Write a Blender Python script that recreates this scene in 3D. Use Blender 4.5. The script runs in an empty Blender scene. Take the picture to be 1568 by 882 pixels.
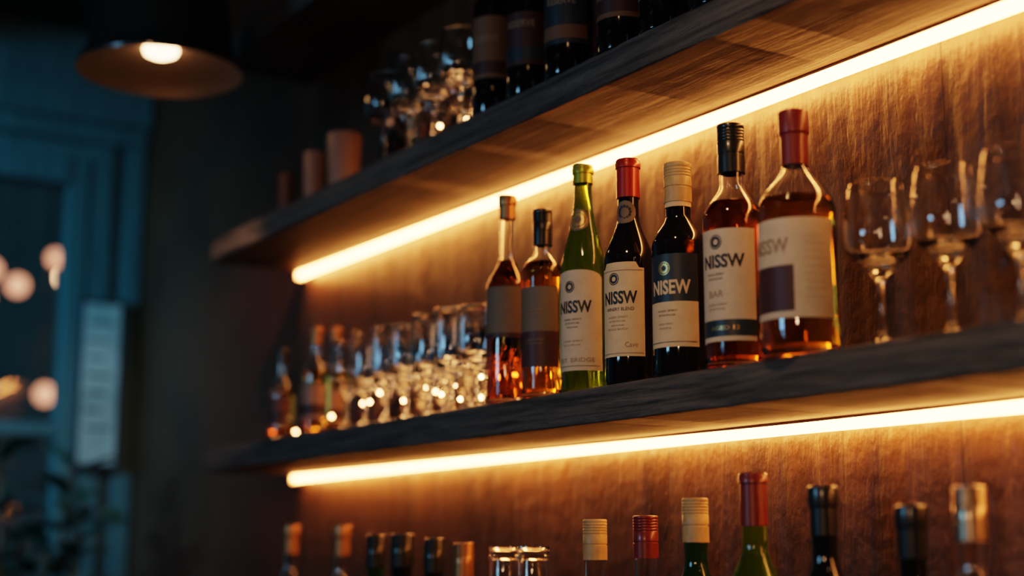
import bpy, math, random
from mathutils import Vector, noise
random.seed(7)
S = bpy.context.scene
S.view_settings.view_transform='Filmic'
S.view_settings.look='Medium High Contrast'
S.view_settings.exposure=0.30
ZC = 1.35            # eye height
DW = 1.47            # distance camera - wall
COL = S.collection

# ------------------------------------------------------------------ materials
def mat(name, color=(0.5,0.5,0.5), rough=0.5, metal=0.0, trans=0.0, ior=1.45, emit=None, es=0.0, coat=0.0, spec=None):
    m = bpy.data.materials.new(name); m.use_nodes = True
    b = m.node_tree.nodes["Principled BSDF"]
    b.inputs["Base Color"].default_value = (*color, 1)
    b.inputs["Roughness"].default_value = rough
    b.inputs["Metallic"].default_value = metal
    b.inputs["Transmission Weight"].default_value = trans
    b.inputs["IOR"].default_value = ior
    b.inputs["Coat Weight"].default_value = coat
    if spec is not None: b.inputs["Specular IOR Level"].default_value = spec
    if emit:
        b.inputs["Emission Color"].default_value = (*emit, 1)
        b.inputs["Emission Strength"].default_value = es
    return m

def noisy(name, c1, c2, scale=(1,1,1), nscale=5, rough=0.5, bump=0.3, fine=60, finebump=0.1, detail=8, dist=0.02, blotch=0.0, roughvar=0.0, finescale=None, p0=.32, p1=.70, spec=.5):
    m = mat(name, c1, rough, spec=spec)
    nt = m.node_tree; N = nt.nodes; L = nt.links
    b = N["Principled BSDF"]
    tc = N.new("ShaderNodeTexCoord"); mp = N.new("ShaderNodeMapping")
    mp.inputs["Scale"].default_value = scale
    L.new(tc.outputs["Object"], mp.inputs["Vector"])
    n = N.new("ShaderNodeTexNoise"); n.inputs["Scale"].default_value = nscale
    n.inputs["Detail"].default_value = detail; n.inputs["Roughness"].default_value = 0.62
    n.inputs["Distortion"].default_value = 0.5
    L.new(mp.outputs[0], n.inputs["Vector"])
    fac=n.outputs["Fac"]
    if blotch:
        n3 = N.new("ShaderNodeTexNoise"); n3.inputs["Scale"].default_value = 4.5; n3.inputs["Detail"].default_value = 6
        L.new(tc.outputs["Object"], n3.inputs["Vector"])
        mm = N.new("ShaderNodeMix"); mm.inputs[0].default_value = blotch
        L.new(fac, mm.inputs[2]); L.new(n3.outputs["Fac"], mm.inputs[3]); fac=mm.outputs[0]
    r = N.new("ShaderNodeValToRGB")
    r.color_ramp.elements[0].position = p0; r.color_ramp.elements[0].color = (*c1, 1)
    r.color_ramp.elements[1].position = p1; r.color_ramp.elements[1].color = (*c2, 1)
    L.new(fac, r.inputs["Fac"])
    col = r.outputs["Color"]
    n2 = N.new("ShaderNodeTexNoise"); n2.inputs["Scale"].default_value = fine
    n2.inputs["Detail"].default_value = 3
    if finescale:
        mp2 = N.new("ShaderNodeMapping"); mp2.inputs["Scale"].default_value = finescale
        L.new(tc.outputs["Object"], mp2.inputs["Vector"]); L.new(mp2.outputs[0], n2.inputs["Vector"])
    else: L.new(tc.outputs["Object"], n2.inputs["Vector"])
    mx = N.new("ShaderNodeMath"); mx.operation = 'MULTIPLY_ADD'
    L.new(n2.outputs["Fac"], mx.inputs[0]); mx.inputs[1].default_value = finebump
    L.new(n.outputs["Fac"], mx.inputs[2])
    bp = N.new("ShaderNodeBump"); bp.inputs["Strength"].default_value = bump
    bp.inputs["Distance"].default_value = dist
    L.new(mx.outputs[0], bp.inputs["Height"]); L.new(bp.outputs[0], b.inputs["Normal"])
    L.new(col, b.inputs["Base Color"])
    if roughvar:
        mr = N.new("ShaderNodeMapRange")
        mr.inputs["To Min"].default_value = rough-roughvar; mr.inputs["To Max"].default_value = rough+roughvar
        L.new(n2.outputs["Fac"], mr.inputs["Value"]); L.new(mr.outputs[0], b.inputs["Roughness"])
    return m

M_WALL = noisy("wood_wall_panel", (0.030,0.0145,0.0080), (0.112,0.055,0.026), (6,6,0.8), 3.0, 0.42, 0.68, 50, 0.42, dist=0.011, blotch=.42, roughvar=0.13, finescale=(1,1,.7), p0=.36, p1=.66)
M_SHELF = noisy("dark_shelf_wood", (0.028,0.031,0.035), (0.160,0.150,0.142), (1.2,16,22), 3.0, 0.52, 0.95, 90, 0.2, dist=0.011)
M_UNDER = noisy("dimmed_shelf_underside", (0.024,0.009,0.0045), (0.075,0.030,0.014), (1.2,14,14), 3.0, 0.62, 0.45, 90, 0.2, dist=0.008, spec=.3)  # dimmer underside light put into the colour, a darker, browner shelf wood
M_DARKWALL = noisy("dark_brown_plaster", (0.052,0.018,0.010), (0.100,0.034,0.018), (1,1,1), 2.5, 0.55, 0.3, 30, 0.3, dist=0.01)
M_TEAL = noisy("teal_painted_wood", (0.036,0.105,0.128), (0.060,0.158,0.190), (10,10,0.8), 3.0, 0.5, 0.35, 60, 0.2)
M_CEIL = noisy("dark_ceiling_paint", (0.008,0.012,0.014), (0.016,0.022,0.025), (1,1,1), 3, 0.7, 0.2, 40, 0.2)
M_FLOOR = noisy("dark_floor_boards", (0.03,0.018,0.012), (0.07,0.04,0.025), (1,8,1), 3, 0.4, 0.2, 40, 0.2)
M_LED = mat("led_diffuser", (1,0.8,0.6), 0.5, emit=(1.0,0.345,0.082), es=38)
M_ALU = mat("aluminium_channel", (0.6,0.55,0.5), 0.35, 1.0)
M_GLASS = mat("clear_glass", (1,1,1), 0.0, trans=1, ior=1.47)
M_BOWL = mat("drinking_glass", (0.98,0.99,1), 0.0, trans=1, ior=1.52)
M_AMBER = mat("amber_whisky", (0.92,0.38,0.035), 0.0, trans=1, ior=1.34)
M_AMBERD = mat("red_brown_spirit", (0.70,0.17,0.022), 0.0, trans=1, ior=1.34)
M_ORANGE = mat("golden_spirit", (1.0,0.50,0.10), 0.0, trans=1, ior=1.34)
M_GREEN = mat("green_glass", (0.36,0.66,0.04), 0.02, trans=0.95, ior=1.40)
M_DGREEN = mat("dark_green_glass", (0.06,0.20,0.05), 0.03, trans=0.9, ior=1.45)
M_BLACKG = mat("dark_wine_glass", (0.006,0.005,0.006), 0.06, coat=0.4)
M_CREAM = noisy("cream_label_paper", (0.66,0.46,0.26), (0.76,0.56,0.35), (1,1,1), 40, 0.6, 0.05, 200, 0.1)
M_WHITE = noisy("pale_label_paper", (0.56,0.44,0.31), (0.66,0.53,0.39), (1,1,1), 40, 0.6, 0.05, 200, 0.1)
M_GREY = mat("grey_label_paper", (0.16,0.118,0.085), 0.6)
M_NAVY = mat("navy_label_paper", (0.02,0.032,0.045), 0.45)
M_MAROON = mat("maroon_label_paper", (0.06,0.020,0.020), 0.5)
M_INK = mat("label_ink", (0.013,0.013,0.016), 0.5)
M_INKL = mat("label_ink_faded", (0.28,0.19,0.12), 0.6)
M_GOLD = mat("gold_foil", (0.62,0.40,0.15), 0.35, 0.7)
M_TAN = noisy("tan_foil", (0.42,0.26,0.11), (0.60,0.40,0.19), (1,1,1), 30, 0.4, 0.1, 200, 0.2)
M_REDC = mat("red_capsule", (0.36,0.022,0.015), 0.32, 0.2, coat=0.3)
M_MARC = mat("maroon_capsule", (0.17,0.022,0.018), 0.35, 0.1, coat=0.2)
M_BLKC = mat("black_capsule", (0.014,0.016,0.018), 0.3, 0.1, coat=0.3)
M_YGC = mat("olive_gold_foil", (0.42,0.42,0.05), 0.3, 0.5)
M_COPPER = mat("copper_foil", (0.36,0.17,0.075), 0.35, 0.7)
M_SILV = mat("silver_cap", (0.50,0.36,0.26), 0.28, 0.9)
M_SHADE = mat("pendant_enamel", (0.018,0.024,0.028), 0.35, 0.3, coat=0.3)
M_SHADEIN = mat("pendant_inside", (0.15,0.105,0.08), 0.45, 0.2)
M_BULB = mat("pendant_bulb", (1,0.9,0.7), 0.5, emit=(1.0,0.56,0.26), es=13)
M_WAX = mat("candle_ceramic", (0.36,0.18,0.12), 0.45)
M_CLAY = mat("clay_cup", (0.12,0.045,0.03), 0.5)
M_DLAB = mat("dark_tan_label", (0.18,0.09,0.05), 0.6)
M_GLINT = mat("added_glint_bead", (1,.7,.4), .4, emit=(1,.42,.14), es=62)  # glow of the added beads that imitate glass highlights
M_LEAF = noisy("plant_leaf", (0.010,0.055,0.052), (0.03,0.11,0.10), (1,1,1), 20, 0.3, 0.1, 80, 0.1)
M_POT = noisy("pot_glaze", (0.05,0.05,0.05), (0.09,0.09,0.09), (1,1,1), 10, 0.5, 0.1, 60, 0.1)

# ------------------------------------------------------------------ mesh builder
class MB:
    def __init__(s): s.v=[]; s.f=[]; s.mi=[]; s.mats=[]
    def m(s, M):
        if M not in s.mats: s.mats.append(M)
        return s.mats.index(M)
    def add(s, vs, fs, M):
        o=len(s.v); k=s.m(M); s.v+= [tuple(v) for v in vs]
        for f in fs: s.f.append(tuple(i+o for i in f)); s.mi.append(k)
    def lathe(s, prof, M, seg=48, cx=0, cy=0):
        vs=[]; rows=[]
        for r,z in prof:
            if r<1e-6: rows.append([len(vs)]); vs.append((cx,cy,z))
            else:
                rows.append(list(range(len(vs),len(vs)+seg)))
                for j in range(seg):
                    a=2*math.pi*j/seg; vs.append((cx+r*math.cos(a),cy+r*math.sin(a),z))
        fs=[]
        for A,B in zip(rows,rows[1:]):
            for j in range(seg):
                k=(j+1)%seg
                if len(A)==1 and len(B)==1: continue
                if len(A)==1: fs.append((A[0],B[k],B[j]))
                elif len(B)==1: fs.append((A[j],A[k],B[0]))
                else: fs.append((A[j],A[k],B[k],B[j]))
        s.add(vs,fs,M)
    def box(s, a, b, M):
        x0,y0,z0=a; x1,y1,z1=b
        vs=[(x0,y0,z0),(x1,y0,z0),(x1,y1,z0),(x0,y1,z0),(x0,y0,z1),(x1,y0,z1),(x1,y1,z1),(x0,y1,z1)]
        s.add(vs,[(0,3,2,1),(4,5,6,7),(0,1,5,4),(1,2,6,5),(2,3,7,6),(3,0,4,7)],M)
    def patch(s, rf, a0, a1, z0, z1, M, lift=0.0004, top=None, n=24, nz=6):
        vs=[];fs=[]
        for i in range(n+1):
            t=i/n; a=a0+(a1-a0)*t; zt=z1+(top(2*t-1) if top else 0)
            for k in range(nz+1):
                z=z0+(zt-z0)*k/nz; r=rf(z)+lift
                vs.append((r*math.cos(a),r*math.sin(a),z))
        for i in range(n):
            for k in range(nz):
                p=i*(nz+1)+k; fs.append((p,p+nz+1,p+nz+2,p+1))
        s.add(vs,fs,M)
    def disc(s, rf, a, zc, rad, M, lift=0.0008, inner=0.0):
        vs=[];fs=[];n=28;rings=4
        for i in range(rings+1):
            q=inner+(1-inner)*i/rings
            for j in range(n):
                w=2*math.pi*j/n; z=zc+rad*q*math.sin(w); r=rf(z)+lift
                aa=a+rad*q*math.cos(w)/rf(zc)
                vs.append((r*math.cos(aa),r*math.sin(aa),z))
        for i in range(rings):
            for j in range(n):
                k=(j+1)%n; fs.append((i*n+j,(i+1)*n+j,(i+1)*n+k,i*n+k))
        s.add(vs,fs,M)
    def text(s, rf, txt, a, zc, w, h, M, lift=0.0009, bold=0.0):
        vs,fs=text_geo(txt,bold)
        xs=[v[0] for v in vs]; ys=[v[1] for v in vs]
        x0,x1,y0,y1=min(xs),max(xs),min(ys),max(ys); out=[]
        for x,y in vs:
            X=((x-x0)/(x1-x0)-.5)*w; Z=((y-y0)/(y1-y0)-.5)*h+zc
            R=rf(Z); aa=a+X/R; r=R+lift
            out.append((r*math.cos(aa),r*math.sin(aa),Z))
        s.add(out,fs,M)
    def build(s, name, loc=(0,0,0), rz=0, smooth=True, sharp=35):
        me=bpy.data.meshes.new(name+"_mesh"); me.from_pydata(s.v,[],s.f); me.update()
        for M in s.mats: me.materials.append(M)
        me.polygons.foreach_set("material_index", s.mi)
        me.polygons.foreach_set("use_smooth",[smooth]*len(s.f))
        if smooth: me.set_sharp_from_angle(angle=math.radians(sharp))
        return inst(name, me, loc, rz)
def inst(name, me, loc, rz=0):
    o=bpy.data.objects.new(name, me); o.location=loc; o.rotation_euler=(0,0,rz); COL.objects.link(o); return o

_tc={}
def text_geo(txt,bold):
    if (txt,bold) in _tc: return _tc[(txt,bold)]
    cu=bpy.data.curves.new("t",'FONT'); cu.body=txt; cu.size=1; cu.offset=bold; cu.resolution_u=3
    ob=bpy.data.objects.new("t",cu); COL.objects.link(ob)
    dg=bpy.context.evaluated_depsgraph_get(); ev=ob.evaluated_get(dg); me=ev.to_mesh()
    vs=[(v.co.x,v.co.y) for v in me.vertices]; fs=[]
    for p in me.polygons:
        q=list(p.vertices)
        if p.normal.z<0: q.reverse()
        fs.append(tuple(q))
    ev.to_mesh_clear(); bpy.data.objects.remove(ob); bpy.data.curves.remove(cu)
    _tc[(txt,bold)]=(vs,fs); return vs,fs

# ------------------------------------------------------------------ bottles
def prof_fn(R,hb,hn,rn,H,k,rtop=None):
    rtop=rtop or rn
    def f(z):
        if z<0.004: return R-0.004+math.sqrt(max(0,0.004**2-(0.004-z)**2))
        if z<=hb: return R
        if z<=hn:
            t=((z-hb)/(hn-hb))**k; s_=t*t*(3-2*t); return R+(rn-R)*s_
        return rn+(rtop-rn)*min(1,(z-hn)/(max(H-hn,1e-4)))
    return f
def outer(rf,H,hb,hn):
    zs=[0,0.0008,0.002,0.004]+[0.004+(hb-0.004)*i/4 for i in range(1,5)]
    zs+=[hb+(hn-hb)*i/18 for i in range(1,19)]+[hn+(H-hn)*i/4 for i in range(1,5)]
    return [(rf(z),z) for z in zs]
def cap_prof(r,z0,z1,style):
    if style=='screw':
        p=[(r-.003,z0),(r,z0),(r,z0+.35*(z1-z0)),(r-.0008,z0+.36*(z1-z0)),(r-.0008,z0+.39*(z1-z0)),(r,z0+.4*(z1-z0))]
        z=z0+.62*(z1-z0)
        while z<z1-.006:
            p+=[(r,z),(r-.0007,z+.001),(r,z+.002)]; z+=.004
        return p+[(r,z1-.002),(r-.0006,z1-.0006),(r-.002,z1),(0,z1)]
    if style=='cork':
        return [(r-.003,z0),(r-.001,z0),(r-.001,z0+.55*(z1-z0)),(r+.0008,z0+.58*(z1-z0)),(r+.001,z0+.6*(z1-z0)),(r+.001,z1-.003),(r+.0004,z1-.0007),(r-.001,z1),(0,z1)]
    return [(r-.002,z0),(r,z0),(r-.0006,z0+.5*(z1-z0)),(r-.0006,z1-.014),(r+.0012,z1-.013),(r+.0015,z1-.006),(r+.0006,z1-.0045),(r+.0006,z1-.002),(r-.001,z1),(0,z1)]
def bottle(name,x,y,sz,R,H,hb,hn,rn,k,glass,capM,cap0,capst='foil',liquid=None,level=None,labels=None,la=-48,sc=1.0):
    mb=MB(); rf=prof_fn(R,hb,hn,rn,H,k)
    top=H-.003
    o=[p for p in outer(rf,top,hb,hn)]
    if liquid:
        th=.0028
        zs=[p[1] for p in o if p[1]>.012]
        inn=[(max(rf(z)-th,.004),z) for z in reversed(zs)]+[(max(R-.008,.01),.0085),(0,.0085)]
        mb.lathe([(0,.002),(R*.6,.0015)]+o+inn,glass,56)
        lf=lambda z: max(rf(z)-th+.0005,.003)
        zz=[.0125]+[.0125+(level-.0125)*i/30 for i in range(1,31)]
        mb.lathe([(0,.0082),(R-.0085,.0082)]+[(lf(z),z) for z in zz]+[(0,level)],liquid,56)
    else:
        mb.lathe([(0,.004),(R*.5,.003),(R*.8,.0)]+o+[(0,top)],glass,56)
    mb.lathe(cap_prof(rn+.0022,cap0,H,capst),capM,40)
    if labels: labels(mb,rf,math.radians(la))
    mb.v=[(a,b,c*sc) for a,b,c in mb.v]
    return mb.build(name,(x,y,sz+.0006))
def tiny(mb,rf,a,z,w,n,M=None,step=.0055):
    words=["AGED SPIRIT","BOTTLED WITH CARE","distilled and blended","SINGLE BATCH","RESERVE 1988"]
    for i in range(n):
        mb.text(rf,words[i%5],a-.02*(i%2),z-i*step,w*(1-.18*(i%3)),.0026,M or M_INK)
def emblem(mb,rf,a,z,r,M):
    mb.disc(rf,a,z,r,M,.0008,.86); mb.disc(rf,a,z,r*.72,M,.0008,.55)
    for q in range(12):
        w=q*math.pi/6
        mb.disc(rf,a+r*.62*math.cos(w)/rf(z),z+r*.62*math.sin(w),r*.16,M,.0010,0)
D=math.radians
def lab_arch(mb,rf,a):   # green bottle
    tp=lambda t: .012*math.sqrt(max(0,1-abs(t)**2.6))-.012
    mb.patch(rf,a-D(78),a+D(62),.028,.172,M_WHITE,top=tp)
    mb.text(rf,"NISSW",a-D(14),.119,.056,.018,M_INK,bold=.03)
    emblem(mb,rf,a-D(24),.148,.0085,M_INK)
    tiny(mb,rf,a-D(18),.101,.030,3)
    tiny(mb,rf,a-D(18),.070,.034,2,M_INKL)
    mb.text(rf,"EST. BRIDGE",a-D(10),.043,.060,.006,M_INKL)
    mb.patch(rf,a-D(70),a+D(54),.034,.0352,M_INKL,.0008)
    mb.disc(rf,a-D(12),.248,.017,M_GREY,.0007); emblem(mb,rf,a-D(12),.248,.014,M_GOLD)
def lab_ears(mb,rf,a):   # dark wine bottle
    def tp(t):
        return 0 if abs(t)>.78 else .008*min(1,(.78-abs(t))/.12)
    mb.patch(rf,a-D(70),a+D(46),.036,.158,M_CREAM,top=tp,n=40)
    mb.patch(rf,a-D(66),a+D(42),.040,.0409,M_INKL,.0008); mb.patch(rf,a-D(66),a+D(42),.154,.1549,M_INKL,.0008)
    mb.text(rf,"NISSW",a-D(14),.117,.054,.018,M_INK,bold=.03)
    emblem(mb,rf,a-D(26),.143,.0085,M_INK)
    mb.text(rf,"WINERY BLEND",a-D(14),.101,.044,.0045,M_INK)
    tiny(mb,rf,a-D(18),.090,.032,4,M_INKL)
    mb.text(rf,"Cave",a+D(14),.052,.018,.007,M_INKL)
    mb.disc(rf,a-D(10),.240,.0165,M_GREY,.0010); emblem(mb,rf,a-D(10),.240,.0135,M_INK)
def lab_navy(mb,rf,a):
    mb.patch(rf,a-D(72),a+D(50),.036,.095,M_CREAM)
    mb.patch(rf,a-D(72),a+D(50),.095,.158,M_NAVY)
    mb.text(rf,"NISEW",a-D(12),.114,.058,.019,M_CREAM,bold=.03)
    emblem(mb,rf,a-D(24),.139,.009,M_GOLD)
    tiny(mb,rf,a-D(18),.083,.030,2); tiny(mb,rf,a-D(22),.066,.022,2,M_INKL)
    mb.patch(rf,a-D(66),a+D(44),.042,.0428,M_INK,.0008)
def lab_cream_navy(mb,rf,a):
    mb.patch(rf,a-D(74),a+D(50),.030,.168,M_WHITE)
    mb.patch(rf,a-D(74),a+D(50),.036,.056,M_NAVY,.0007)
    mb.text(rf,"NISSW",a-D(16),.128,.060,.017,M_INK,bold=.03)
    emblem(mb,rf,a-D(28),.152,.009,M_INK)
    tiny(mb,rf,a-D(30),.112,.026,2); mb.text(rf,"BAR",a-D(30),.088,.022,.008,M_INKL)
    tiny(mb,rf,a-D(28),.075,.03,2,M_INKL); mb.text(rf,"AGED 12",a-D(14),.046,.04,.005,M_GOLD)
def lab_wide(mb,rf,a):
    mb.patch(rf,a-D(82),a+D(62),.042,.160,M_WHITE)
    mb.patch(rf,a-D(82),a-D(2),.050,.104,M_MAROON,.0007)
    mb.text(rf,"NISSW",a-D(44),.128,.060,.018,M_INKL,bold=.02)
    for i in range(9): mb.text(rf,"fine spirit blend",a+D(30),.138-i*.009,.026,.0028,M_INKL)
def lab_two(mb,rf,a):
    mb.patch(rf,a-D(76),a+D(60),.045,.098,M_MAROON)
    mb.patch(rf,a-D(76),a+D(60),.098,.165,M_GREY)
    tiny(mb,rf,a-D(10),.130,.034,2,M_INKL)
    tiny(mb,rf,a-D(10),.085,.034,2,M_INKL)
def lab_old(mb,rf,a):
    mb.patch(rf,a-D(72),a+D(60),.100,.180,M_GREY)
    tiny(mb,rf,a-D(10),.150,.034,3,M_INKL)
    mb.patch(rf,a-D(72),a+D(60),.100,.108,M_MAROON,.0007)
def lab_top(M1,M2,z0=.06,z1=.17):
    def f(mb,rf,a):
        mb.patch(rf,a-D(74),a+D(60),z0,z1,M1)
        mb.patch(rf,a-D(74),a+D(60),z0+.008,z0+.03,M2,.0007)
        mb.text(rf,"RESERVE",a-D(8),z0+.07,.05,.012,M_INKL,bold=.02)
    return f

SH_MID=ZC+.2315; SH_UP=ZC+.726; SH_LOW=ZC-.250; SH_TOP=ZC+1.208
YB=-(DW-1.258)
# --- middle shelf
bottle("whisky_bottle",-2.012,YB,SH_MID,.0345,.330,.185,.235,.0125,.8,M_GLASS,M_COPPER,.292,'cork',M_AMBERD,.225,lab_old,sc=1.05)
bottle("spirit_bottle",-1.907,YB,SH_MID,.0335,.288,.190,.222,.0135,1.2,M_GLASS,M_BLKC,.232,'screw',M_AMBER,.205,lab_two,sc=1.05)
bottle("green_wine_bottle",-1.794,YB,SH_MID,.0350,.332,.172,.292,.0135,.85,M_GREEN,M_YGC,.304,'foil',labels=lab_arch,sc=1.052)
bottle("red_wine_bottle",-1.679,YB,SH_MID,.0365,.318,.172,.240,.0152,.9,M_BLACKG,M_REDC,.262,'foil',labels=lab_ears,sc=1.045)
def lb5(mb,rf,a): lab_navy(mb,rf,a); mb.patch(rf,a-D(180),a+D(179.9),.225,.238,M_CREAM,.0012)
bottle("dark_spirit_bottle",-1.564,YB,SH_MID,.0378,.286,.172,.214,.0172,1.15,M_BLACKG,M_TAN,.232,'screw',labels=lb5,sc=1.05)
bottle("whisky_bottle",-1.450,YB,SH_MID,.0395,.307,.183,.230,.0162,1.15,M_GLASS,M_BLKC,.244,'screw',M_AMBERD,.206,lab_cream_navy,sc=1.068)
bottle("wide_whisky_bottle",-1.325,YB-.004,SH_MID,.0485,.300,.172,.232,.0162,1.25,M_GLASS,M_MARC,.232,'cork',M_AMBER,.190,lab_wide,sc=1.045)

# --- wine glasses
def wg_mesh(H,rb,rrim,stem,hb0,th=.0014):
    mb=MB(); o=[(0,0),(.030,0),(.0315,.0006),(.031,.0020),(.022,.004),(.012,.0075),(.006,.013),(.0042,.022),(stem,.5*hb0),(.0042,hb0-.012),(.008,hb0-.003)]
    n=22; hw=H-hb0
    def r(t):
        if t<.42: return .008+(rb-.008)*math.sin(math.pi/2*(t/.42))**.75
        q=(t-.42)/.58; return rb+(rrim-rb)*q**1.7
    out=[(r(max(i/n,.015)),hb0+hw*i/n) for i in range(1,n+1)]
    inn=[(max(rr-th-(.002 if i<4 else 0),.001),z+ (.0060 if i<3 else .0015 if i<5 else 0)) for i,(rr,z) in enumerate(out)]
    inn.reverse()
    mb.lathe(o+out+[(out[-1][0]-th*.5,H+.0006)]+inn+[(0,hb0+.0095)],M_BOWL,48)
    me=bpy.data.meshes.new("wine_glass_mesh"); me.from_pydata(mb.v,[],mb.f); me.materials.append(M_BOWL)
    me.polygons.foreach_set("use_smooth",[True]*len(mb.f)); me.update(); return me
WG=wg_mesh(.196,.0405,.033,.0036,.088,.0016)
WG2=wg_mesh(.176,.0370,.031,.0036,.070)
WG3=wg_mesh(.184,.0340,.031,.0038,.060)
for x,y in [(-1.210,-.195),(-1.113,-.187),(-1.022,-.180),(-.925,-.18),(-.83,-.185)]:
    inst("wine_glass",WG,(x,y,SH_MID+.0006),random.random())
for i in range(7):
    for j in range(3):
        inst("wine_glass",WG3 if (i+j)%3 else WG2,(-2.115-i*.083+random.uniform(-.003,.003),-.207+j*.083,SH_MID+.0006),random.random())
for x,y in [(-2.19,-.20),(-2.288,-.20),(-2.386,-.20),(-2.486,-.20),(-2.24,-.11),(-2.337,-.11),(-2.435,-.11),(-2.54,-.11)]:
    inst("wine_glass",WG,(x,y,SH_UP+.0006),random.random())
bottle("small_spirit_bottle",-2.752,YB,SH_MID,.030,.220,.120,.165,.011,1,M_GLASS,M_COPPER,.185,'cork',M_ORANGE,.13,lab_top(M_WAX,M_MAROON,.03,.10))
bottle("small_spirit_bottle",-2.925,YB,SH_MID,.028,.195,.100,.140,.010,1,M_GLASS,M_BLKC,.165,'cork',M_AMBERD,.11,lab_top(M_CLAY,M_MAROON,.03,.085))
bottle("small_spirit_bottle",-2.83,YB+.08,SH_MID,.030,.235,.130,.175,.011,1,M_GLASS,M_COPPER,.2,'cork',M_AMBER,.14,lab_top(M_WAX,M_MAROON,.03,.10))

# added glowing beads on copper wire, standing in for highlights in the glasses
def glint_string(x0,x1,sz,y,zr,seed,step):
    rnd=random.Random(seed); mb=MB(); prev=None; x=x0; up=False
    def wire(a,b):
        d=(b-a).normalized(); u=d.orthogonal().normalized()*.0004; w=d.cross(u)
        mb.add([a+u,a-u*.5+w,a-u*.5-w,b+u,b-u*.5+w,b-u*.5-w],[(0,1,4,3),(1,2,5,4),(2,0,3,5)],M_COPPER)
    while x<x1:
        zz=.0036 if not up else rnd.uniform(*zr)
        p=Vector((x+rnd.uniform(-.004,.004),y,sz+zz))
        pr=[(.003*math.sin(math.pi*i/6),p.z-.003*math.cos(math.pi*i/6)) for i in range(7)]
        pr[0]=(0,p.z-.003); pr[-1]=(0,p.z+.003)
        mb.lathe(pr,M_GLINT,10,p.x,p.y)
        if prev is not None: wire(prev,p)
        prev=p; x+=step; up=(rnd.random()<.72)
    mb.build("added_glint_string")
glint_string(-2.65,-2.09,SH_MID,-.1655,(.015,.12),4,.024)
glint_string(-2.65,-2.09,SH_MID,-.0825,(.015,.12),6,.028)
glint_string(-3.0,-2.70,SH_MID,-.172,(.01,.09),9,.06)
glint_string(-2.50,-2.14,SH_UP,-.155,(.04,.14),5,.026)
glint_string(-2.50,-2.14,SH_UP,-.060,(.04,.14),8,.036)

# --- upper shelf bottles
lt=[lab_top(M_DLAB,M_MAROON),lab_top(M_MAROON,M_NAVY,.05,.14),lab_top(M_NAVY,M_DLAB,.05,.15),lab_top(M_DLAB,M_MAROON,.05,.16),lab_top(M_GREY,M_NAVY,.05,.16)]
for i,(x,r) in enumerate([(-2.06,.034),(-1.946,.037),(-1.828,.039),(-1.69,.037),(-1.588,.036),(-1.47,.036),(-1.35,.036)]):
    bottle("liquor_bottle",x,YB,SH_UP,r,.30,.19,.235,.0145,1,M_BLACKG,[M_REDC,M_BLKC,M_TAN,M_MARC,M_BLKC][i%5],.245,'foil',labels=lt[i%5])
bottle("liquor_bottle",-2.655,-.09,SH_UP,.033,.31,.19,.24,.0145,.8,M_BLACKG,M_BLKC,.25,'foil')
def candle(x,r,h,M):
    mb=MB(); mb.lathe([(0,0),(r*.86-.003,0),(r*.86,.003),(r,h-.004),(r-.002,h),(r-.004,h),(r-.006,h-.004),(r-.007,h-.020),(0,h-.022)],M,40)
    mb.lathe([(0,h-.022),(.0012,h-.022),(.0010,h-.006),(0,h-.005)],M_INK,8)
    mb.build("pillar_candle",(x,-.205,SH_UP+.0006))
candle(-2.655,.036,.115,M_WAX); candle(-2.80,.024,.110,M_WAX); candle(-2.944,.020,.095,M_CLAY)

# --- lower shelf bottles
low=[(-2.855,.051,M_GLASS,M_COPPER,'cork'),(-2.615,.047,M_GLASS,M_COPPER,'cork'),(-2.471,.0275,M_DGREEN,M_BLKC,'screw'),
(-2.368,.029,M_BLACKG,M_BLKC,'screw'),(-2.25,.020,M_BLACKG,M_BLKC,'screw'),(-2.150,.012,M_GLASS,M_COPPER,'screw'),
(-1.771,.044,M_GLASS,M_TAN,'screw'),(-1.650,.047,M_GLASS,M_MARC,'screw'),(-1.541,.068,M_DGREEN,M_TAN,'screw'),(-1.425,.096,M_GREEN,M_MARC,'foil'),
(-1.301,.075,M_BLACKG,M_BLKC,'cork'),(-1.164,.049,M_BLACKG,M_BLKC,'cork'),(-1.081,.067,M_GLASS,M_SILV,'screw'),(-.98,.02,M_GLASS,M_TAN,'screw')]
for i,(x,zt,g,c,st) in enumerate(low):
    H=.25+zt; rn=.0155 if i!=3 else .019
    cl=.058 if st!='foil' else .066
    liq=None
    if g is M_GLASS: liq=[M_AMBER,M_ORANGE,M_AMBERD][i%3]
    bottle({M_GLASS:"spirit_bottle",M_DGREEN:"green_wine_bottle",M_GREEN:"green_wine_bottle",M_BLACKG:"liquor_bottle"}[g],
        x,YB,SH_LOW,.036,H,H-.155,H-cl-.022,rn,.95,g,c,H-cl,st,liq,(H-.125) if liq else None,lt[i%5])
def jar(x):
    mb=MB(); H=.256; r=.024
    prof=[(0,.003),(.02,0),(.030,0),(.033,.004),(.033,.17),(.030,.185),(r,.20),(r,.235),(r+.002,.237),(r+.002,.241),(r,.243),(r,.249),(r+.0015,.251),(r+.001,H),(r-.002,H),(r-.003,.2),(.028,.18),(.030,.16),(.030,.008),(0,.008)]
    mb.lathe(prof,M_GLASS,48); mb.build("glass_carafe",(x,YB,SH_LOW+.0006))
jar(-2.02); jar(-1.935)

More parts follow.
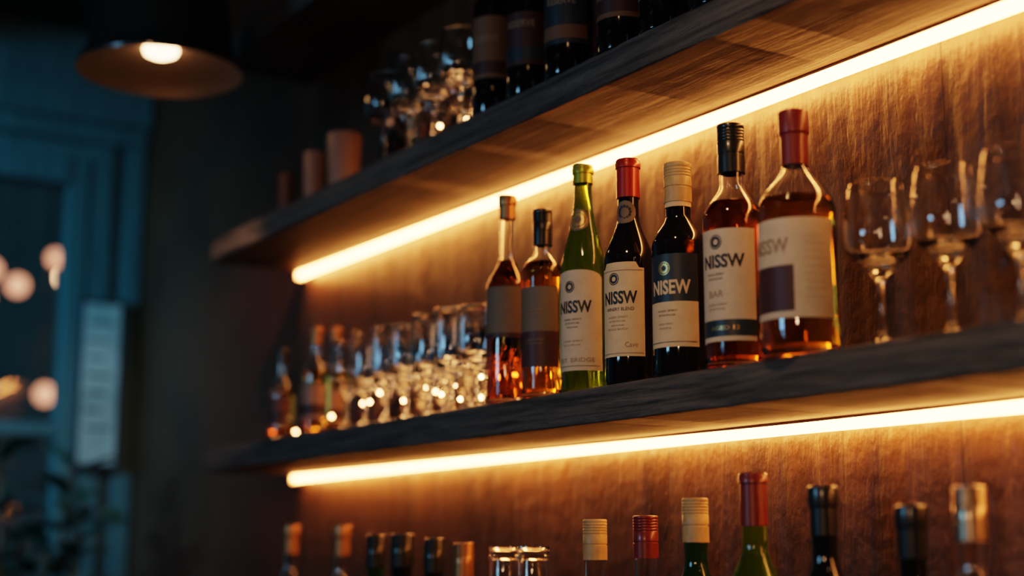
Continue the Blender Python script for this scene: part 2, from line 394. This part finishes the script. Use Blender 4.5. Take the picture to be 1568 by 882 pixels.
# ------------------------------------------------------------------ shelves
def shelf(ztop,th,x0,x1,y0=-.25,name="wooden_shelf",seed=0):
    mb=MB(); c=.004; yb=-.001
    prof=[(yb,ztop-th),(yb,ztop)]+[(y0+c,ztop),(y0+.001,ztop-.0015),(y0,ztop-c)]
    for k in range(1,8): prof.append((y0,ztop-c-(th-2*c)*k/8))
    prof+=[(y0,ztop-th+c),(y0+.001,ztop-th+.0015),(y0+c,ztop-th)]
    n=420; vs=[]; m=len(prof)
    for i in range(n+1):
        x=x0+(x1-x0)*i/n
        for k,(y,z) in enumerate(prof):
            if 3<=k<=m-2:
                d=.0034*noise.noise(Vector((x*7+seed,z*70,1.3)))+.0022*noise.noise(Vector((x*34+seed,z*170,4)))
                y=y-max(d,-.0015)
            vs.append((x,y,z))
    fs=[]; under=[]
    for i in range(n):
        for k in range(m):
            q=(k+1)%m; f=(i*m+k,(i+1)*m+k,(i+1)*m+q,i*m+q)
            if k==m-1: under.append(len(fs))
            fs.append(f)
    fs.append(tuple(range(m))); fs.append(tuple(n*m+k for k in reversed(range(m))))
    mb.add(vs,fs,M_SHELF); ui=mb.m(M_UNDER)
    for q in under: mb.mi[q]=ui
    o=mb.build(name,sharp=30)
    import bmesh
    bm=bmesh.new(); bm.from_mesh(o.data); bmesh.ops.recalc_face_normals(bm,faces=bm.faces); bm.to_mesh(o.data); bm.free()
    return o
XL=-3.28; XR=.9
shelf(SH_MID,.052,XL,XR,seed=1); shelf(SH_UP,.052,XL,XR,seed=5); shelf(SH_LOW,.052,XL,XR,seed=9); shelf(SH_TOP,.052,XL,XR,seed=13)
def led(zb):
    mb=MB()
    mb.box((XL+.01,-.034,zb-.004),(XR-.02,-.008,zb-.0002),M_ALU)
    x0,x1=XL+.012,XR-.022
    pr=[(-.031,zb-.0042),(-.031,zb-.0135),(-.028,zb-.0165),(-.024,zb-.0178),(-.018,zb-.0178),(-.014,zb-.0165),(-.011,zb-.0135),(-.011,zb-.0042)]
    vs=[(x0,y,z) for y,z in pr]+[(x1,y,z) for y,z in pr]; n=len(pr)
    fs=[(k,(k+1)%n,(k+1)%n+n,k+n) for k in range(n)]+[tuple(reversed(range(n))),tuple(range(n,2*n))]
    mb.add(vs,fs,M_LED); mb.box((x0-.004,-.034,zb-.021),(x0-.0005,-.008,zb-.004),M_ALU)
    mb.build("led_strip_light",smooth=False)
led(SH_MID-.052); led(SH_UP-.052)

# ------------------------------------------------------------------ room shell
CE=3.02; XW=-4.62; YF=-5.5; XE=2.6
def box(name,a,b,M):
    mb=MB(); mb.box(a,b,M); return mb.build(name,smooth=False)
box("wall_back",(XW,.012,0),(XE,.12,CE),M_DARKWALL)
box("wall_front",(XW,YF-.12,0),(XE,YF,CE),M_DARKWALL)
box("wall_right",(XE,YF-.12,0),(XE+.12,.12,CE),M_DARKWALL)
mb=MB(); x=XL-.03
for w in (.62,.74,.68,.74,.70,.6,.7,.8,3):
    x2=min(x+w,XE-.002); mb.box((x+.0005,0,.02),(x2-.0005,.0118,CE-.02),M_WALL); x=x2
    if x>=XE-.01: break
mb.build("wall_panelling",smooth=False)
box("floor",(XW,YF,-.05),(XE,.12,0),M_FLOOR)
box("ceiling",(XW-.12,YF-.12,CE),(XE+.12,.12,CE+.06),M_CEIL)
# window wall (left)  plane x = XW
mb=MB(); W0=XW-.12
wy1=-.19; wy0=-1.35; wz0=.55; wz1=2.53
mb.box((W0,wy1,0),(XW,.12,CE),M_TEAL)
mb.box((W0,wy0,0),(XW,wy1,wz0),M_TEAL); mb.box((W0,wy0,wz1),(XW,wy1,CE),M_TEAL)
mb.box((W0,YF-.12,0),(XW,wy0,CE),M_TEAL)
mb.build("wall_left",smooth=False)
mb=MB()
def fr(y0,y1,z0,z1,d=.025): mb.box((XW-.06,y0,z0),(XW+d,y1,z1),M_TEAL)
fr(wy1-.045,wy1+.012,wz0-.04,wz1+.06); fr(wy0-.012,wy0+.045,wz0-.04,wz1+.06)
fr(wy0+.045,wy1-.045,wz1-.03,wz1+.06,.03); fr(wy0+.045,wy1-.045,wz0-.04,wz0+.04,.05)
fr(wy0+.045,wy1-.045,1.70,1.74,.012); fr(-.79,-.75,wz0+.04,wz1-.03,.012)
mb.box((XW-.035,wy0+.045,wz0+.04),(XW-.030,wy1-.045,wz1-.03),M_GLASS)
mb.build("window_1",smooth=False)
mb=MB()   # stepped lintel / crown
mb.box((XW+.0005,YF,2.64),(XW+.05,-.002,2.70),M_TEAL); mb.box((XW+.0005,YF,2.70),(XW+.09,-.002,2.80),M_TEAL)
mb.box((XW+.0005,-.165,0),(XW+.022,-.10,2.64),M_TEAL); mb.box((XW+.0005,-.055,0),(XW+.03,-.002,2.64),M_TEAL)
mb.build("trim_1",smooth=False)
box("baseboard_back",(XW+.03,-.004,0),(XL-.04,.0118,.12),M_DARKWALL)
mb=MB(); 
for y in (-.95,-2.1,-3.3): mb.box((XW+.1,y-.06,CE-.16),(XE-.01,y+.06,CE-.0005),M_SHELF)
mb.build("ceiling_beam",smooth=False)
# sign on the pillar, face given a weak bluish glow
M_SIGN=mat("sign_face",(0.20,0.27,0.30),.4,emit=(.42,.78,.95),es=.07)
nt=M_SIGN.node_tree; n=nt.nodes.new("ShaderNodeTexNoise"); n.inputs["Scale"].default_value=7
r=nt.nodes.new("ShaderNodeValToRGB"); r.color_ramp.elements[0].position=.35; r.color_ramp.elements[0].color=(.10,.30,.38,1); r.color_ramp.elements[1].position=.65; r.color_ramp.elements[1].color=(.42,.78,.92,1)
tc=nt.nodes.new("ShaderNodeTexCoord"); nt.links.new(tc.outputs["Object"],n.inputs["Vector"]); nt.links.new(n.outputs["Fac"],r.inputs[0]); nt.links.new(r.outputs[0],nt.nodes["Principled BSDF"].inputs["Emission Color"])
mb=MB(); sx=XW+.0335
mb.box((sx,-.19,1.60),(sx+.025,-.045,2.13),M_NAVY); mb.box((sx+.0251,-.180,1.615),(sx+.028,-.065,2.115),M_SIGN)
for i in range(7): mb.box((sx+.0281,-.165,2.05-i*.055),(sx+.0288,-.085-(i%3)*.014,2.058-i*.055),M_NAVY)
mb.build("pillar_sign",smooth=False)

# ------------------------------------------------------------------ pendants
def pendant(x,y,zr,power=0):
    mb=MB(); R=.175
    mb.lathe([(R-.002,0),(R,.001),(R+.001,.006),(R-.004,.014),(.155,.035),(.150,.06),(.146,.12),(.135,.18),(.105,.235),(.06,.27),(.03,.285),(.028,.33),(.012,.34),(.006,.345),(.006,CE-zr-.02),(.05,CE-zr-.018),(.055,CE-zr-.001),(0,CE-zr-.001)],M_SHADE,72)
    mb.lathe([(.030,.060),(.045,.056),(.10,.044),(.150,.018),(R-.004,.002),(R-.002,0)][::-1],M_SHADEIN,72)
    mb.lathe([(0,.034),(.020,.035),(.033,.041),(.037,.050),(.034,.058),(0,.060)],M_BULB,40)
    return mb.build("pendant_lamp",(x,y,zr))
PX=(-2.934,-.507,ZC+1.000)
pendant(*PX); pendant(-1.15,-.80,ZC+1.013); pendant(.55,-.80,ZC+1.013)  # last two pendants added out of view to light the bottles
def light(kind,name,loc,energy,color,size=.1,target=None,sy=None,spot=None,spread=None):
    l=bpy.data.lights.new(name,kind); l.energy=energy; l.color=color
    o=bpy.data.objects.new(name,l); o.location=loc; COL.objects.link(o)
    if kind=='AREA':
        l.size=size
        if sy: l.shape='RECTANGLE'; l.size_y=sy
        if spread: l.spread=math.radians(spread)
    else: l.shadow_soft_size=size
    if spot: l.spot_size=math.radians(spot); l.spot_blend=.6
    if target is not None:
        o.rotation_euler=(Vector(target)-Vector(loc)).to_track_quat('-Z','Y').to_euler()
    return o
light('SPOT',"pendant_light",(-1.15,-.80,ZC+1.04),12,(1,.56,.26),.03,(-1.3,-.3,0),spot=120)  # added with the unseen pendant, warm light for the bottles
light('SPOT',"pendant_light",(.55,-.80,ZC+1.04),12,(1,.56,.26),.03,(.3,-.5,0),spot=120)  # added with the other unseen pendant, more warm light
light('SPOT',"pendant_light",(PX[0],PX[1],ZC+1.04),20,(1,.44,.19),.04,(-3.9,.0,1.3),spot=80)
light('AREA',"cool_front_fill",(-1.9,-4.6,2.2),24,(.30,.68,1.0),.9,(-2.4,0,1.6),.7)  # added unseen cool lamp for the shelf fronts, no window stands here
light('AREA',"teal_wall_fill",(-3.2,-2.6,2.4),7.5,(.15,.62,.82),.6,(XW,-.75,1.8),.4,spread=64)  # added unseen area lamp that tints the window wall teal
light('AREA',"warm_label_fill",(.9,-3.0,2.0),13,(1,.58,.31),.25,(-1.5,-.2,1.6),.25)  # added unseen warm lamp, fills labels and gives glasses highlights

# ------------------------------------------------------------------ night street lights outside the window
M_ST=mat("street_bulb",(1,.6,.3),.5,emit=(1,.55,.28),es=12)
M_ST2=mat("street_bulb_dim",(1,.5,.3),.5,emit=(1,.42,.24),es=1.6)
mb=MB()
def orb(p,r,M):
    x,y,z=p; pr=[(r*math.sin(math.pi*i/10),z-r*math.cos(math.pi*i/10)) for i in range(11)]
    pr[0]=(0,z-r); pr[-1]=(0,z+r); mb.lathe(pr,M,16,x,y)
for y,z,r,M in [(.945,1.656,.045,M_ST),(.88,1.77,.045,M_ST2),(.66,1.58,.055,M_ST2),(.50,1.66,.055,M_ST2),(.86,.93,.055,M_ST2),(.47,1.48,.045,M_ST2)]:
    orb((-9,y,ZC+z),r,M); mb.box((-9.06,y-.004,ZC+z),(-9.05,y+.004,ZC+2.6),M_NAVY)
mb.box((-9.08,-1.5,ZC+2.6),(-9.03,3.5,ZC+2.63),M_NAVY)
mb.build("hanging_street_lights")

# ------------------------------------------------------------------ potted plant
mb=MB()
mb.lathe([(0,0),(.13,0),(.14,.01),(.17,.30),(.175,.33),(.165,.335),(.155,.33),(.15,.29),(0,.285)],M_POT,40)
random.seed(11)
def stem(p,q,r0,r1):
    p=Vector(p);q=Vector(q); d=(q-p).normalized(); u=d.orthogonal().normalized(); w=d.cross(u); vs=[]
    for P,r in ((p,r0),(q,r1)):
        for j in range(8):
            a=j*math.pi/4; vs.append(P+u*r*math.cos(a)+w*r*math.sin(a))
    mb.add(vs,[(j,(j+1)%8,(j+1)%8+8,j+8) for j in range(8)],M_POT)
def leaf(p,az,el,L,W):
    n=8; vs=[]; fs=[]
    side=Vector((-math.sin(az),math.cos(az),0))
    P=Vector(p); e=el
    for i in range(n+1):
        t=i/n; w=W*math.sin(math.pi*min(1,t*.96+.02))**.8
        d=Vector((math.cos(az)*math.cos(e),math.sin(az)*math.cos(e),math.sin(e)))
        up=side.cross(d)
        vs+= [P-side*w+up*w*-.25, P, P+side*w+up*w*-.25]
        P=P+d*L/n; e-=.13
    for i in range(n):
        a=i*3; fs+=[(a,a+1,a+4,a+3),(a+1,a+2,a+5,a+4)]
    mb.add(vs,fs,M_LEAF)
for s in range(6):
    a=s*1.05; p=(.03*math.cos(a),.03*math.sin(a),.28); h=1.38+.10*(s%3)
    q=(.13*math.cos(a),.13*math.sin(a),h); stem(p,q,.010,.005)
    for k in range(20):
        t=.35+.65*k/19; P=Vector(p).lerp(Vector(q),t)
        leaf(P,a+k*2.4,random.uniform(.2,.9),random.uniform(.14,.20),random.uniform(.03,.046))
mb.build("potted_plant",(-4.10,-.42,0.0006))

# ------------------------------------------------------------------ world + camera
w=bpy.data.worlds.new("night"); S.world=w; w.use_nodes=True
w.node_tree.nodes["Background"].inputs[0].default_value=(.04,.14,.19,1)
w.node_tree.nodes["Background"].inputs[1].default_value=.11
c=bpy.data.cameras.new("camera"); co=bpy.data.objects.new("camera",c); COL.objects.link(co)
co.location=(0,-DW,ZC); co.rotation_euler=(math.radians(100.13),0,math.radians(57.8))
c.sensor_width=36; c.lens=51.66; c.clip_start=.02
c.dof.use_dof=True; c.dof.focus_distance=2.08; c.dof.aperture_fstop=1.35
S.camera=co
